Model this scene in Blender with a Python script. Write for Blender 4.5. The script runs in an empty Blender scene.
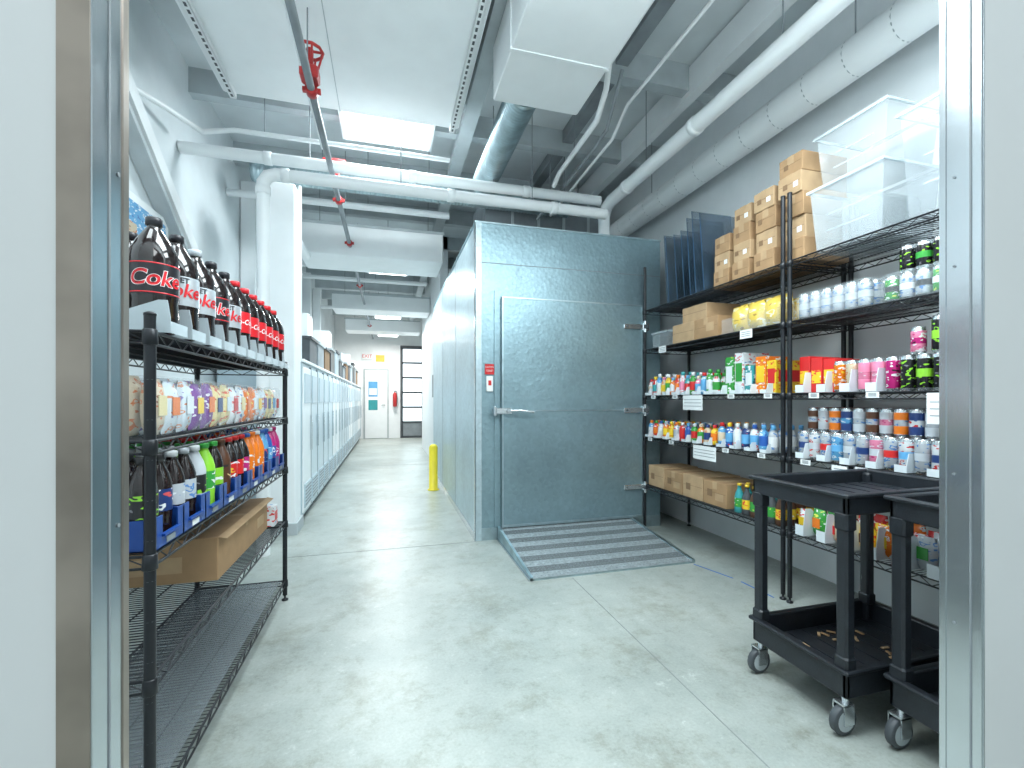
import bpy, math, random
from mathutils import Vector, Matrix
R = random.Random(7)
scene = bpy.context.scene

# ------------------------------------------------------------ materials
MATS = {}
def mat(name, col, rough=0.5, metal=0.0, var=0.08, scale=6.0, bump=0.0, bscale=60.0,
        alpha=1.0, emit=0.0, trans=0.0, spec=0.5, coords='Object', detail=3):
    if name in MATS: return MATS[name]
    m = bpy.data.materials.new(name); m.use_nodes = True
    nt = m.node_tree; N = nt.nodes; L = nt.links
    p = N['Principled BSDF']
    tc = N.new('ShaderNodeTexCoord')
    nz = N.new('ShaderNodeTexNoise'); nz.inputs['Scale'].default_value = scale
    nz.inputs['Detail'].default_value = detail
    L.new(tc.outputs[coords], nz.inputs['Vector'])
    cr = N.new('ShaderNodeValToRGB')
    cr.color_ramp.elements[0].position = 0.3; cr.color_ramp.elements[1].position = 0.7
    lo = [max(0, c*(1-var)) for c in col]; hi = [min(1, c*(1+var)) for c in col]
    cr.color_ramp.elements[0].color = (*lo, 1); cr.color_ramp.elements[1].color = (*hi, 1)
    L.new(nz.outputs['Fac'], cr.inputs['Fac'])
    L.new(cr.outputs['Color'], p.inputs['Base Color'])
    p.inputs['Roughness'].default_value = rough
    p.inputs['Metallic'].default_value = metal
    p.inputs['Alpha'].default_value = alpha
    p.inputs['Transmission Weight'].default_value = trans
    p.inputs['Specular IOR Level'].default_value = spec
    if emit > 0:
        p.inputs['Emission Color'].default_value = (*col, 1)
        p.inputs['Emission Strength'].default_value = emit
    if bump > 0:
        n2 = N.new('ShaderNodeTexNoise'); n2.inputs['Scale'].default_value = bscale
        L.new(tc.outputs[coords], n2.inputs['Vector'])
        bp = N.new('ShaderNodeBump'); bp.inputs['Strength'].default_value = bump
        bp.inputs['Distance'].default_value = 0.01
        L.new(n2.outputs['Fac'], bp.inputs['Height'])
        L.new(bp.outputs['Normal'], p.inputs['Normal'])
    MATS[name] = m
    return m
def printm(name, base, a1, a2, rough=.3, metal=0.0, scale=30):
    """printed packaging: small patches of accent ink on a base colour"""
    m = bpy.data.materials.new(name); m.use_nodes = True
    nt = m.node_tree; N = nt.nodes; L = nt.links; p = N['Principled BSDF']
    tc = N.new('ShaderNodeTexCoord'); mp = N.new('ShaderNodeMapping'); mp.inputs['Scale'].default_value=(1,1,1.8)
    nz = N.new('ShaderNodeTexNoise'); nz.inputs['Scale'].default_value=scale; nz.inputs['Detail'].default_value=1.0
    L.new(tc.outputs['Object'], mp.inputs['Vector']); L.new(mp.outputs['Vector'], nz.inputs['Vector'])
    cr = N.new('ShaderNodeValToRGB'); cr.color_ramp.interpolation='CONSTANT'
    e = cr.color_ramp.elements
    e[0].position=0; e[0].color=(*a2,1); e[1].position=.31; e[1].color=(*base,1)
    x=e.new(.605); x.color=(*a1,1); x=e.new(.70); x.color=(*base,1)
    L.new(nz.outputs['Fac'], cr.inputs['Fac']); L.new(cr.outputs['Color'], p.inputs['Base Color'])
    p.inputs['Roughness'].default_value=rough; p.inputs['Metallic'].default_value=metal
    return m

def concrete():
    m = bpy.data.materials.new('concrete_floor'); m.use_nodes = True
    nt = m.node_tree; N = nt.nodes; L = nt.links; p = N['Principled BSDF']
    tc = N.new('ShaderNodeTexCoord')
    def noise(s,d,r=.6):
        n=N.new('ShaderNodeTexNoise'); n.inputs['Scale'].default_value=s; n.inputs['Detail'].default_value=d; n.inputs['Roughness'].default_value=r
        L.new(tc.outputs['Object'], n.inputs['Vector']); return n
    def ramp(n,p0,c0,p1,c1):
        r=N.new('ShaderNodeValToRGB'); r.color_ramp.elements[0].position=p0; r.color_ramp.elements[1].position=p1
        r.color_ramp.elements[0].color=(*c0,1); r.color_ramp.elements[1].color=(*c1,1); L.new(n.outputs['Fac'], r.inputs['Fac']); return r
    def mul(a,b_,f=1):
        x=N.new('ShaderNodeMixRGB'); x.blend_type='MULTIPLY'; x.inputs['Fac'].default_value=f
        L.new(a.outputs['Color'],x.inputs['Color1']); L.new(b_.outputs['Color'],x.inputs['Color2']); return x
    a=noise(1.0,10,.66); b=noise(90,4,.6); c=noise(3.0,10,.8); d=noise(6,9,.85); g=noise(14,8,.8)
    r1=ramp(a,.36,(.33,.37,.35),.64,(.50,.54,.51))
    r2=ramp(b,.3,(.86,.86,.85),.7,(1,1,1))
    r3=ramp(c,.38,(.76,.74,.69),.50,(1,1,1))
    r5=ramp(g,.36,(.84,.84,.82),.46,(1,1,1))
    o=mul(mul(mul(r1,r2),r3),r5)
    r4=ramp(d,.58,(0,0,0),.66,(1,1,1))
    m2=N.new('ShaderNodeMixRGB'); m2.inputs['Color2'].default_value=(.66,.70,.67,1)
    mu=N.new('ShaderNodeMath'); mu.operation='MULTIPLY'; mu.inputs[1].default_value=.45
    L.new(r4.outputs['Color'],mu.inputs[0]); L.new(mu.outputs[0],m2.inputs['Fac']); L.new(o.outputs['Color'],m2.inputs['Color1'])
    L.new(m2.outputs['Color'], p.inputs['Base Color'])
    rr = N.new('ShaderNodeMapRange'); rr.inputs['To Min'].default_value=.20; rr.inputs['To Max'].default_value=.46
    L.new(c.outputs['Fac'], rr.inputs['Value']); L.new(rr.outputs['Result'], p.inputs['Roughness'])
    bp = N.new('ShaderNodeBump'); bp.inputs['Strength'].default_value=.06; bp.inputs['Distance'].default_value=.01
    L.new(b.outputs['Fac'], bp.inputs['Height']); L.new(bp.outputs['Normal'], p.inputs['Normal'])
    return m

def embossed(name, col, metal=.7, rough=.38):
    m = bpy.data.materials.new(name); m.use_nodes = True
    nt = m.node_tree; N = nt.nodes; L = nt.links; p = N['Principled BSDF']
    tc = N.new('ShaderNodeTexCoord')
    v = N.new('ShaderNodeTexVoronoi'); v.inputs['Scale'].default_value = 34
    L.new(tc.outputs['Object'], v.inputs['Vector'])
    n = N.new('ShaderNodeTexNoise'); n.inputs['Scale'].default_value = 1.6; n.inputs['Detail'].default_value=7; n.inputs['Roughness'].default_value=.65
    L.new(tc.outputs['Object'], n.inputs['Vector'])
    r = N.new('ShaderNodeValToRGB')
    r.color_ramp.elements[0].position=.3; r.color_ramp.elements[1].position=.7
    r.color_ramp.elements[0].color=(*[c*.86 for c in col],1); r.color_ramp.elements[1].color=(*[c*1.14 for c in col],1)
    L.new(n.outputs['Fac'], r.inputs['Fac'])
    r2 = N.new('ShaderNodeValToRGB')
    r2.color_ramp.elements[0].color=(.82,.82,.82,1); r2.color_ramp.elements[1].color=(1.0,1.0,1.0,1)
    L.new(v.outputs['Color'], r2.inputs['Fac'])
    mx = N.new('ShaderNodeMixRGB'); mx.blend_type='MULTIPLY'; mx.inputs['Fac'].default_value=.8
    L.new(r.outputs['Color'], mx.inputs['Color1']); L.new(r2.outputs['Color'], mx.inputs['Color2'])
    L.new(mx.outputs['Color'], p.inputs['Base Color'])
    p.inputs['Metallic'].default_value=metal; p.inputs['Roughness'].default_value=rough
    bp = N.new('ShaderNodeBump'); bp.inputs['Strength'].default_value=.30; bp.inputs['Distance'].default_value=.0035
    L.new(v.outputs['Distance'], bp.inputs['Height']); L.new(bp.outputs['Normal'], p.inputs['Normal'])
    return m

M_floor = concrete()
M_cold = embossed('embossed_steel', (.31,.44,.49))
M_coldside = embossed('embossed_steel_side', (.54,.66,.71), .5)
M_wall = mat('wall_paint', (.76,.81,.83), .6, var=.03, bump=.03)
M_wallr = mat('wall_paint_right', (.75,.79,.81), .6, var=.03, bump=.03)
M_wallfront = mat('wall_paint_white', (.80,.83,.84), .5, var=.01)
M_ceil = mat('ceiling_paint', (.68,.73,.75), .7, var=.10, scale=2)
M_white = mat('white_paint', (.88,.91,.92), .4, var=.02)
M_pipe = mat('white_pipe_paint', (.88,.91,.92), .35, var=.02)
M_cab = mat('cabinet_enamel', (.62,.71,.76), .35, var=.05)
M_cab2 = mat('cabinet_enamel_dark', (.47,.57,.63), .35, var=.05)
M_steel = mat('brushed_steel', (.62,.66,.69), .22, 1.0, var=.1, scale=3, bump=.05, bscale=12)
M_steelb = mat('brown_steel', (.42,.36,.31), .35, .85, var=.25, scale=8, bump=.15, bscale=10)
M_galv = mat('galvanised_duct', (.45,.56,.60), .35, .9, var=.2, scale=9)
M_black = mat('black_wire', (.016,.018,.022), .35, .3, var=.1)
M_blackp = mat('black_plastic', (.016,.020,.026), .42, var=.2, scale=20, bump=.1, bscale=150)
M_dark = mat('dark_grey', (.07,.08,.09), .5, var=.2)
M_mid = mat('mid_grey', (.25,.28,.30), .5, var=.15)
M_grey = mat('light_grey', (.48,.53,.55), .5, var=.08)
M_card = mat('cardboard', (.42,.26,.135), .8, var=.1, scale=12)
M_card2 = mat('cardboard_pale', (.52,.35,.20), .8, var=.1, scale=12)
M_cardin = mat('cardboard_dark', (.25,.15,.08), .8, var=.1)
M_cola = mat('cola_liquid', (.012,.006,.006), .08, var=.2, spec=.8)
M_red = mat('red_print', (.72,.02,.03), .3, var=.05)
M_redp = mat('red_valve_paint', (.50,.03,.03), .4, var=.1)
M_blk = mat('black_print', (.02,.02,.025), .3, var=.1)
M_silver = mat('aluminium', (.72,.76,.78), .25, .9, var=.08)
M_yel = mat('yellow_paint', (.85,.68,.03), .4, var=.08)
M_yelbag = printm('yellow_bag', (.78,.56,.10), (.85,.8,.6), (.42,.25,.05), scale=18)
M_clear = mat('clear_plastic', (.78,.87,.92), .10, var=.02, alpha=.11, spec=.9)
M_frost = mat('frosted_plastic', (.72,.80,.84), .3, var=.02, alpha=.22)
M_rim = mat('tub_rim', (.72,.82,.87), .2, var=.02, alpha=.5)
M_stop = mat('white_acrylic', (.82,.89,.93), .2, var=.03, alpha=.85)
M_bluebin = mat('blue_bin', (.01,.06,.28), .35, var=.1)
M_bluesheet = mat('tinted_sheet', (.06,.11,.17), .08, var=.6, scale=5, alpha=.36, spec=1.0)
M_edge = mat('sheet_edge', (.06,.12,.2), .2, var=.3, alpha=.85)
M_tape = mat('blue_tape', (.04,.17,.5), .5)
M_joint = mat('floor_joint_dark', (.24,.27,.26), .8)
M_paper = mat('paper_white', (.86,.88,.88), .6, var=.01)
M_glow = mat('lamp_panel', (.90,.97,1.0), .5, var=0, emit=9)
M_daylight = mat('bright_pane', (.80,.93,1.0), .3, var=.05, emit=2.0)
M_liner = mat('shelf_liner', (.20,.23,.25), .4, var=.2, scale=60, alpha=.40)
W_=(.84,.86,.87); K_=(.02,.02,.025)
base = dict(red=(.66,.025,.025), orange=(.82,.20,.015), yellow=(.86,.58,.03), green=(.04,.32,.05),
    blue=(.025,.11,.42), sky=(.12,.38,.66), white=(.76,.79,.81), pink=(.78,.24,.38),
    purple=(.20,.05,.30), brown=(.10,.04,.02), black=(.018,.018,.02), teal=(.04,.32,.34),
    lime=(.26,.62,.04), cream=(.68,.56,.40), silver=(.50,.54,.58), magenta=(.52,.02,.18), navy=(.02,.05,.18),
    pale=(.66,.74,.80), straw=(.78,.66,.34))
acc = dict(red=(W_,(.9,.6,.05)), orange=(W_,(.9,.7,.05)), yellow=((.75,.05,.03),W_), green=(W_,(.7,.75,.1)),
    blue=(W_,(.7,.05,.05)), sky=(W_,(.03,.1,.4)), white=((.7,.05,.05),(.05,.2,.5)), pink=(W_,(.6,.05,.2)),
    purple=(W_,(.85,.5,.05)), brown=((.8,.6,.3),K_), black=((.3,.7,.05),(.2,.2,.22)), teal=(W_,(.02,.1,.15)),
    lime=(W_,(.05,.3,.05)), cream=((.7,.2,.05),(.3,.12,.05)), silver=((.1,.25,.55),(.8,.82,.84)), magenta=(W_,K_), navy=(W_,(.7,.1,.1)),
    pale=((.7,.25,.1),(.2,.12,.4)), straw=((.65,.1,.05),W_))
COL = {k: printm('print_'+k, v, *acc[k]) for k, v in base.items()}
SOL = {k: mat('solid_'+k, v, .28, var=.08) for k, v in base.items()}
CAN = {k: printm('can_'+k, v, *acc[k], rough=.25, metal=.45, scale=36) for k, v in base.items()}

# ------------------------------------------------------------ mesh builder
class B:
    def __init__(s): s.v=[]; s.f=[]; s.m=[]; s.sm=[]; s.mats=[]
    def mi(s, m):
        if m not in s.mats: s.mats.append(m)
        return s.mats.index(m)
    def add(s, vs, fs, m, smooth=False):
        o=len(s.v); s.v += [tuple(v) for v in vs]
        i=s.mi(m)
        for f in fs:
            s.f.append(tuple(o+k for k in f)); s.m.append(i); s.sm.append(smooth)
    def box(s,x0,x1,y0,y1,z0,z1,m,bv=0.0,M=None):
        if bv<=0:
            vs=[(x0,y0,z0),(x1,y0,z0),(x1,y1,z0),(x0,y1,z0),(x0,y0,z1),(x1,y0,z1),(x1,y1,z1),(x0,y1,z1)]
            fs=[(0,3,2,1),(4,5,6,7),(0,1,5,4),(1,2,6,5),(2,3,7,6),(3,0,4,7)]
        else:
            vs=[];b=bv
            def ring(i,z):
                return [(x0+i+b,y0+i,z),(x1-i-b,y0+i,z),(x1-i,y0+i+b,z),(x1-i,y1-i-b,z),(x1-i-b,y1-i,z),(x0+i+b,y1-i,z),(x0+i,y1-i-b,z),(x0+i,y0+i+b,z)]
            for i,z in ((b,z0),(0,z0+b),(0,z1-b),(b,z1)): vs+=ring(i if i==0 else b*.7,z)
            fs=[tuple(reversed(range(8))),tuple(range(24,32))]
            for r in range(3):
                for k in range(8):
                    a=r*8+k; c=r*8+(k+1)%8
                    fs.append((a,c,c+8,a+8))
        if M is not None: vs=[tuple(M@Vector(v)) for v in vs]
        s.add(vs,fs,m)
    def lathe(s,c,prof,n=14,M=None,smooth=True):
        vs=[];
        for (r,z,_) in prof:
            for k in range(n):
                a=2*math.pi*k/n
                p=Vector((r*math.cos(a),r*math.sin(a),z))
                if M is not None: p=M@p
                vs.append((p.x+c[0],p.y+c[1],p.z+c[2]))
        o=len(s.v); s.v+=vs
        for i in range(len(prof)-1):
            mi=s.mi(prof[i][2])
            for k in range(n):
                k2=(k+1)%n
                s.f.append((o+i*n+k,o+i*n+k2,o+(i+1)*n+k2,o+(i+1)*n+k)); s.m.append(mi); s.sm.append(smooth)
        s.f.append(tuple(o+k for k in reversed(range(n)))); s.m.append(s.mi(prof[0][2])); s.sm.append(False)
        e=(len(prof)-1)*n
        s.f.append(tuple(o+e+k for k in range(n))); s.m.append(s.mi(prof[-1][2])); s.sm.append(False)
    def tube(s,pts,r,m,n=8,cap=True):
        pts=[Vector(p) for p in pts]; rings=[]
        for i,p in enumerate(pts):
            if i==0: t=pts[1]-p
            elif i==len(pts)-1: t=p-pts[i-1]
            else: t=(pts[i+1]-p).normalized()+(p-pts[i-1]).normalized()
            t.normalize()
            ref=Vector((0,0,1)) if abs(t.z)<.9 else Vector((0,1,0))
            if i>0:
                u=(prev-t*prev.dot(t)).normalized()
            else: u=t.cross(ref).normalized()
            prev=u; w=t.cross(u)
            rings.append([p+u*(r*math.cos(2*math.pi*k/n))+w*(r*math.sin(2*math.pi*k/n)) for k in range(n)])
        vs=[v for rg in rings for v in rg]; fs=[]
        for i in range(len(pts)-1):
            for k in range(n):
                k2=(k+1)%n; fs.append((i*n+k,i*n+k2,(i+1)*n+k2,(i+1)*n+k))
        s.add(vs,fs,m,n>4)
        if cap:
            s.add(rings[0],[tuple(reversed(range(n)))],m); s.add(rings[-1],[tuple(range(n))],m)
    def prism(s,poly,axis,a0,a1,m):
        def mk(p,a):
            return {'x':(a,p[0],p[1]),'y':(p[0],a,p[1]),'z':(p[0],p[1],a)}[axis]
        n=len(poly); vs=[mk(p,a0) for p in poly]+[mk(p,a1) for p in poly]
        fs=[tuple(reversed(range(n))),tuple(range(n,2*n))]+[(k,(k+1)%n,n+(k+1)%n,n+k) for k in range(n)]
        s.add(vs,fs,m)
    def build(s,name,loc=(0,0,0)):
        me=bpy.data.meshes.new(name)
        me.from_pydata([(v[0]-loc[0],v[1]-loc[1],v[2]-loc[2]) for v in s.v],[],s.f)
        for m in s.mats: me.materials.append(m)
        me.polygons.foreach_set('material_index',s.m); me.polygons.foreach_set('use_smooth',s.sm)
        me.update()
        ob=bpy.data.objects.new(name,me); ob.location=loc
        scene.collection.objects.link(ob); return ob

def text_mesh(txt,size,bold=0.0):
    cu=bpy.data.curves.new('t','FONT'); cu.body=txt; cu.size=size; cu.align_x='CENTER'; cu.align_y='CENTER'; cu.offset=bold
    ob=bpy.data.objects.new('t',cu); scene.collection.objects.link(ob)
    dg=bpy.context.evaluated_depsgraph_get(); dg.update()
    me=bpy.data.meshes.new_from_object(ob.evaluated_get(dg))
    vs=[tuple(v.co) for v in me.vertices]; fs=[tuple(p.vertices) for p in me.polygons]
    bpy.data.objects.remove(ob); bpy.data.curves.remove(cu); bpy.data.meshes.remove(me)
    return vs,fs
def wrap_text(b,tm,c,rad,z,ang,m,shear=.0,sx=1.0):
    vs,fs=tm
    out=[]
    for x,y,_ in vs:
        a=ang+sx*(x+shear*y)/rad
        out.append((c[0]+rad*math.cos(a),c[1]+rad*math.sin(a),z+y))
    b.add(out,fs,m)
def flat_text(b,tm,org,xdir,m,off=0):
    vs,fs=tm; xd=Vector(xdir); o=Vector(org)
    b.add([o+xd*x+Vector((0,0,y)) for x,y,_ in vs],fs,m)

# ------------------------------------------------------------ shell
CEIL=3.75; XL=-1.5; XR=2.7; YB=14.1; YA=-3.0
b=B(); b.box(XL-.1,XR+.1,YA-.1,YB+.1,-.1,0,M_floor); b.build('floor')
b=B(); b.box(XL-.1,XL,YA,YB,0,CEIL,M_wall); b.build('wall_left')
b=B(); b.box(XR,XR+.1,YA,YB,0,CEIL,M_wallr); b.build('wall_right')
b=B(); b.box(XL,XR,YB,YB+.1,0,CEIL,M_white); b.build('wall_back')
b=B(); b.box(XL,XR,YA-.1,YA,0,CEIL,M_wallfront); b.build('wall_rear')
b=B(); b.box(XL-.1,XR+.1,YA-.1,YB+.1,CEIL,CEIL+.1,M_ceil); b.build('ceiling')
b=B(); b.box(.80,.92,7.2,11.2,0,CEIL,M_white); b.build('wall_partition')
b=B()
for i in range(11):
    y=3.0+i*1.05
    b.box(XL,XR,y,y+.09,CEIL-.2,CEIL,M_grey)
b.box(.6,.72,.7,YB,CEIL-.28,CEIL-.2,M_grey)
b.build('ceiling_joists')
y0,y1=.60,.664; jl=-.314; jr=1.108; H=2.45
b=B()
b.box(XL,jl-.030,y0,y1,0,CEIL,M_wallfront); b.box(jr+.002,XR,y0,y1,0,CEIL,M_wallfront); b.box(jl-.030,jr+.002,y0,y1,H,CEIL,M_wallfront)
b.build('wall_front')
b=B()
b.box(jl-.030,jl,y0-.004,y1+.002,0,H,M_steelb)
b.box(jl,jl+.002,y0-.003,y1+.002,0,H,M_steel)
b.box(jl+.002,jl+.0030,y0+.026,y0+.029,0,H,M_mid)
b.box(jl+.002,jl+.0035,y1-.010,y1+.002,0,H,M_steelb)
for z in (1.42,1.0,.7,.4,1.7):
    b.lathe((jl+.0025,y0+.045,z),[(.0025,0,M_mid),(.0025,.001,M_mid)],10,Matrix.Rotation(math.pi/2,3,'Y'))
b.build('trim_1')
b=B()
b.box(jr-.003,jr,y0-.003,y1+.001,0,H,M_steel)
b.box(jr,jr+.003,y0-.005,y0,0,H,M_steel)
b.box(jr-.0045,jr-.003,y0+.012,y0+.015,0,H,M_mid)
b.box(jr-.005,jr-.003,y1-.010,y1+.001,0,H,M_steel)
for z in (1.6,1.42,1.0,.7,.4):
    b.lathe((jr-.005,y0+.04,z),[(.0025,0,M_mid),(.0025,.002,M_mid)],10,Matrix.Rotation(math.pi/2,3,'Y'))
b.build('trim_2')
b=B(); b.box(jl,jr,y0-.004,y1+.004,H-.004,H,M_steel); b.build('trim_3')

b=B(); b.box(1.147,1.151,.7,2.70,0,.0012,M_joint); b.build('floor_joint')
b=B(); b.box(-.74,.68,3.598,3.602,0,.0012,M_joint); b.build('floor_joint')
b=B(); b.box(-.74,.68,8.2,8.206,0,.0012,M_joint); b.build('floor_joint')
b=B(); b.prism([(2.06,2.70),(2.07,2.70),(2.15,2.42),(2.14,2.42)],'z',0,.0015,M_tape)
b.prism([(2.15,2.36),(2.16,2.36),(2.17,2.12),(2.16,2.12)],'z',0,.0015,M_tape); b.build('floor_marking_tape')

# ------------------------------------------------------------ cold room
cx0,cx1,cy0,cy1,cz=.692,2.404,3.616,7.15,2.60
b=B()
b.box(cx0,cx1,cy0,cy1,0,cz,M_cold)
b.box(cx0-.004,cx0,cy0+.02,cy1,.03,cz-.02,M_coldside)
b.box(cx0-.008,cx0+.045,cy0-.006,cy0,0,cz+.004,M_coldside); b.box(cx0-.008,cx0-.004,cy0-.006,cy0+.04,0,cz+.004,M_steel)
b.box(cx0-.01,cx1+.004,cy0-.008,cy1,cz,cz+.012,M_galv)
b.box(cx0-.012,cx0-.004,cy0,cy1,0,.06,M_steel)
for yy in (4.75,5.9):
    b.box(cx0-.006,cx0-.003,yy,yy+.006,.05,cz,M_mid)
b.box(cx0+.045,cx1,cy0-.003,cy0,2.275,2.28,M_mid)
b.box(cx0+.045,cx1,cy0-.005,cy0,0,.10,M_galv)
dx0,dx1,dz0,dz1=.893,2.197,.108,2.0
fr=.05
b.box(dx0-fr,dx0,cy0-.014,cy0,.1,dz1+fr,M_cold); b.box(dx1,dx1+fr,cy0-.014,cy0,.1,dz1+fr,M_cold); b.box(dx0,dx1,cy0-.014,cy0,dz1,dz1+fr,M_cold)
b.build('walk_in_cooler')
b=B()
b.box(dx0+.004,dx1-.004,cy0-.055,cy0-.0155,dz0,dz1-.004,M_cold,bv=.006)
e=.012; yf=cy0-.0565
for a in ((dx0+.004,dx0+.004+e,dz0,dz1),(dx1-.004-e,dx1-.004,dz0,dz1)): b.box(a[0],a[1],yf-.002,yf+.002,a[2],a[3]-.004,M_galv)
for a in ((dx0,dx1,dz0,dz0+e+.01),(dx0,dx1,dz1-e-.004,dz1-.004),(dx0,dx1,1.058,1.066)): b.box(a[0]+.004,a[1]-.004,yf-.003,yf+.002,a[2],a[3],M_galv)
for z in (.38,1.06,1.80):
    b.box(dx1-.20,dx1-.01,yf-.018,yf,z-.022,z+.022,M_silver,bv=.005)
    b.box(dx1-.015,dx1+.05,yf-.022,cy0-.013,z-.035,z+.035,M_silver,bv=.006)
    b.tube([(dx1+.002,yf-.026,z-.05),(dx1+.002,yf-.026,z+.05)],.014,M_silver,10)
    b.tube([(dx1-.17,yf-.022,z),(dx1-.17,yf-.016,z)],.008,M_dark,8)
    b.box(dx1-.012,dx1+.03,yf-.044,yf-.022,z-.018,z+.018,M_dark,bv=.004)
b.box(dx0-.075,dx0+.09,yf-.03,cy0-.013,1.035,1.085,M_silver,bv=.008)
b.tube([(dx0+.05,yf-.045,1.062),(dx0+.15,yf-.06,1.066),(dx0+.26,yf-.055,1.05)],.011,M_silver,10)
b.tube([(dx0+.05,yf-.02,1.062),(dx0+.05,yf-.06,1.062)],.016,M_steel,12)
b.box(dx0-.075,dx0-.05,yf-.05,yf,1.02,1.10,M_steel,bv=.005)
b.build('cooler_door')
b=B()
b.box(.765,.84,cy0-.01,cy0-.004,1.36,1.445,SOL['red']); b.box(.775,.83,cy0-.02,cy0-.004,1.22,1.345,M_paper,bv=.004)
b.box(.79,.815,cy0-.024,cy0-.02,1.27,1.31,SOL['red'])
flat_text(b,text_mesh('CAUTION',.016),(.8025,cy0-.0105,1.42),(1,0,0),M_paper)
flat_text(b,text_mesh('COLD',.02),(.8025,cy0-.0105,1.39),(1,0,0),M_paper)
b.build('safety_sign')
# ramp
b=B()
rx0,rx1,ry0,ry1,rz=.87,2.09,2.72,cy0-.02,.10
b.prism([(ry0,0),(ry1,0),(ry1,rz),(ry0,.012)],'x',rx0,rx1,M_galv)
M_plate=mat('diamond_plate',(.38,.43,.45),.5,.35,var=.25,scale=40,bump=.5,bscale=120)
M_grit=mat('grit_strip',(.15,.175,.185),.85,var=.35,scale=90,bump=.6,bscale=200)
nrow=11
for i in range(nrow):
    t0=i/nrow; t1=(i+1)/nrow
    ya,yb=ry0+(ry1-ry0)*t0,ry0+(ry1-ry0)*t1; za,zb=.012+(rz-.012)*t0,.012+(rz-.012)*t1
    m=M_plate if i%2==0 else M_grit
    b.add([(rx0+.02,ya,za+.002),(rx1-.02,ya,za+.002),(rx1-.02,yb,zb+.002),(rx0+.02,yb,zb+.002)],[(0,1,2,3)],m)
    for k in range(46):
      for j in (.3,.7):
        x=rx0+.035+k*(rx1-rx0-.07)/45; tt=t0+(t1-t0)*j
        y=ry0+(ry1-ry0)*tt; z=.012+(rz-.012)*tt+.003
        d=.008 if (k+i+(j>.5))%2 else -.008
        b.add([(x-.009,y-d*.9,z-.001),(x,y-.003,z+.002),(x+.009,y+d*.9,z-.001),(x,y+.003,z+.002)],[(0,1,2,3)],M_silver if i%2==0 else M_mid)
b.box(rx0-.012,rx0+.02,ry0,ry1,0,.014,M_steel)
for x in (rx0,rx1-.02):
    b.prism([(ry0,.01),(ry1,rz),(ry1,rz+.012),(ry0,.024)],'x',x,x+.02,M_galv)
b.build('loading_ramp')
b=B(); b.lathe((.56,5.82,0),[(.075,0,M_yel),(.075,.01,M_yel),(.055,.012,M_yel),(.055,.54,M_yel),(.045,.57,M_yel),(.02,.585,M_yel)],20); b.build('yellow_bollard')

# ------------------------------------------------------------ wire shelving
def wire_shelf(b,x0,x1,y0,y1,z):
    for x in (x0,x1):
        b.tube([(x,y0,z-.004),(x,y1,z-.004)],.0045,M_black,6)
        b.tube([(x,y0,z-.034),(x,y1,z-.034)],.004,M_black,6)
        n=int((y1-y0)/.045); pts=[]
        for i in range(n+1):
            pts.append((x,y0+(y1-y0)*i/n,z-.004 if i%2 else z-.034))
        b.tube(pts,.0025,M_black,4)
    for y in (y0,y1):
        b.tube([(x0,y,z-.004),(x1,y,z-.004)],.004,M_black,6); b.tube([(x0,y,z-.034),(x1,y,z-.034)],.0035,M_black,6)
        n=8; b.tube([(x0+(x1-x0)*i/n,y,z-.004 if i%2 else z-.034) for i in range(n+1)],.002,M_black,4)
    n=int((y1-y0)/.018)
    for i in range(1,n):
        y=y0+(y1-y0)*i/n
        b.tube([(x0,y,z-.002),(x1,y,z-.002)],.0019,M_black,4,cap=False)
    for k in (1,2,3):
        x=x0+(x1-x0)*k/4; b.tube([(x,y0,z-.007),(x,y1,z-.007)],.0028,M_black,5)
def wire_rack(name,x0,x1,y0,y1,zs,top,extra=None,liner=None):
    b=B()
    for x in (x0,x1):
        for y in (y0,y1):
            b.tube([(x,y,.03),(x,y,top)],.0127,M_black,12)
            b.lathe((x,y,0),[(.018,0,M_black),(.018,.008,M_black),(.006,.012,M_black),(.006,.03,M_black)],10)
            b.lathe((x,y,top),[(.0135,0,M_black),(.0135,.006,M_black),(.006,.010,M_black)],12)
            for z in zs: b.lathe((x,y,z-.038),[(.014,0,M_black),(.017,.002,M_black),(.0155,.038,M_black),(.013,.040,M_black)],12)
            zz=.1
            while zz<top-.05:
                b.lathe((x,y,zz),[(.0127,0,M_dark),(.0132,.0008,M_dark),(.0127,.0016,M_dark)],8); zz+=.1
    for z in zs: wire_shelf(b,x0,x1,y0,y1,z)
    if liner is not None: b.box(x0+.02,x1-.02,y0+.02,y1-.02,liner+.0005,liner+.002,M_liner)
    if extra: extra(b)
    return b.build(name)
LS=[1.325,1.05,.765,.455,.115]
lx0,lx1,ly0,ly1=-1.01,-.571,1.319,2.841
def left_div(b):
    z=LS[0]+.001; y=1.372
    while y<2.8:
        b.prism([(-.548,z),(-.66,z),(-.66,z+.05),(-.575,z+.085),(-.555,z+.085),(-.548,z+.04)],'y',y-.0015,y+.0015,M_rim)
        b.box(-.550,-.547,y,y+.10,z,z+.03,M_rim); y+=.135
wire_rack('wire_shelving_unit',lx0,lx1,ly0,ly1,LS,1.36,left_div,LS[4])
RS=[1.943,1.598,1.19,.828,.4025]
qx0,qx1=2.2,2.655
def stopper_r(b,y,z,h=.09,x=2.19,l=.14):
    b.prism([(x,z),(x+l,z),(x+l,z+h*.5),(x+.05,z+h),(x+.015,z+h),(x,z+h*.35)],'y',y-.0015,y+.0015,M_stop)
    b.prism([(x,z),(x+.003,z),(x+.003,z+h*.38),(x,z+h*.38)],'y',y,y+.05,M_stop)
def div_far(b):
    for z,h in ((RS[2],.06),(RS[3],.055)):
        y=3.47
        while y>2.15:
            stopper_r(b,y,z+.001,h); y-=.127
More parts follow.
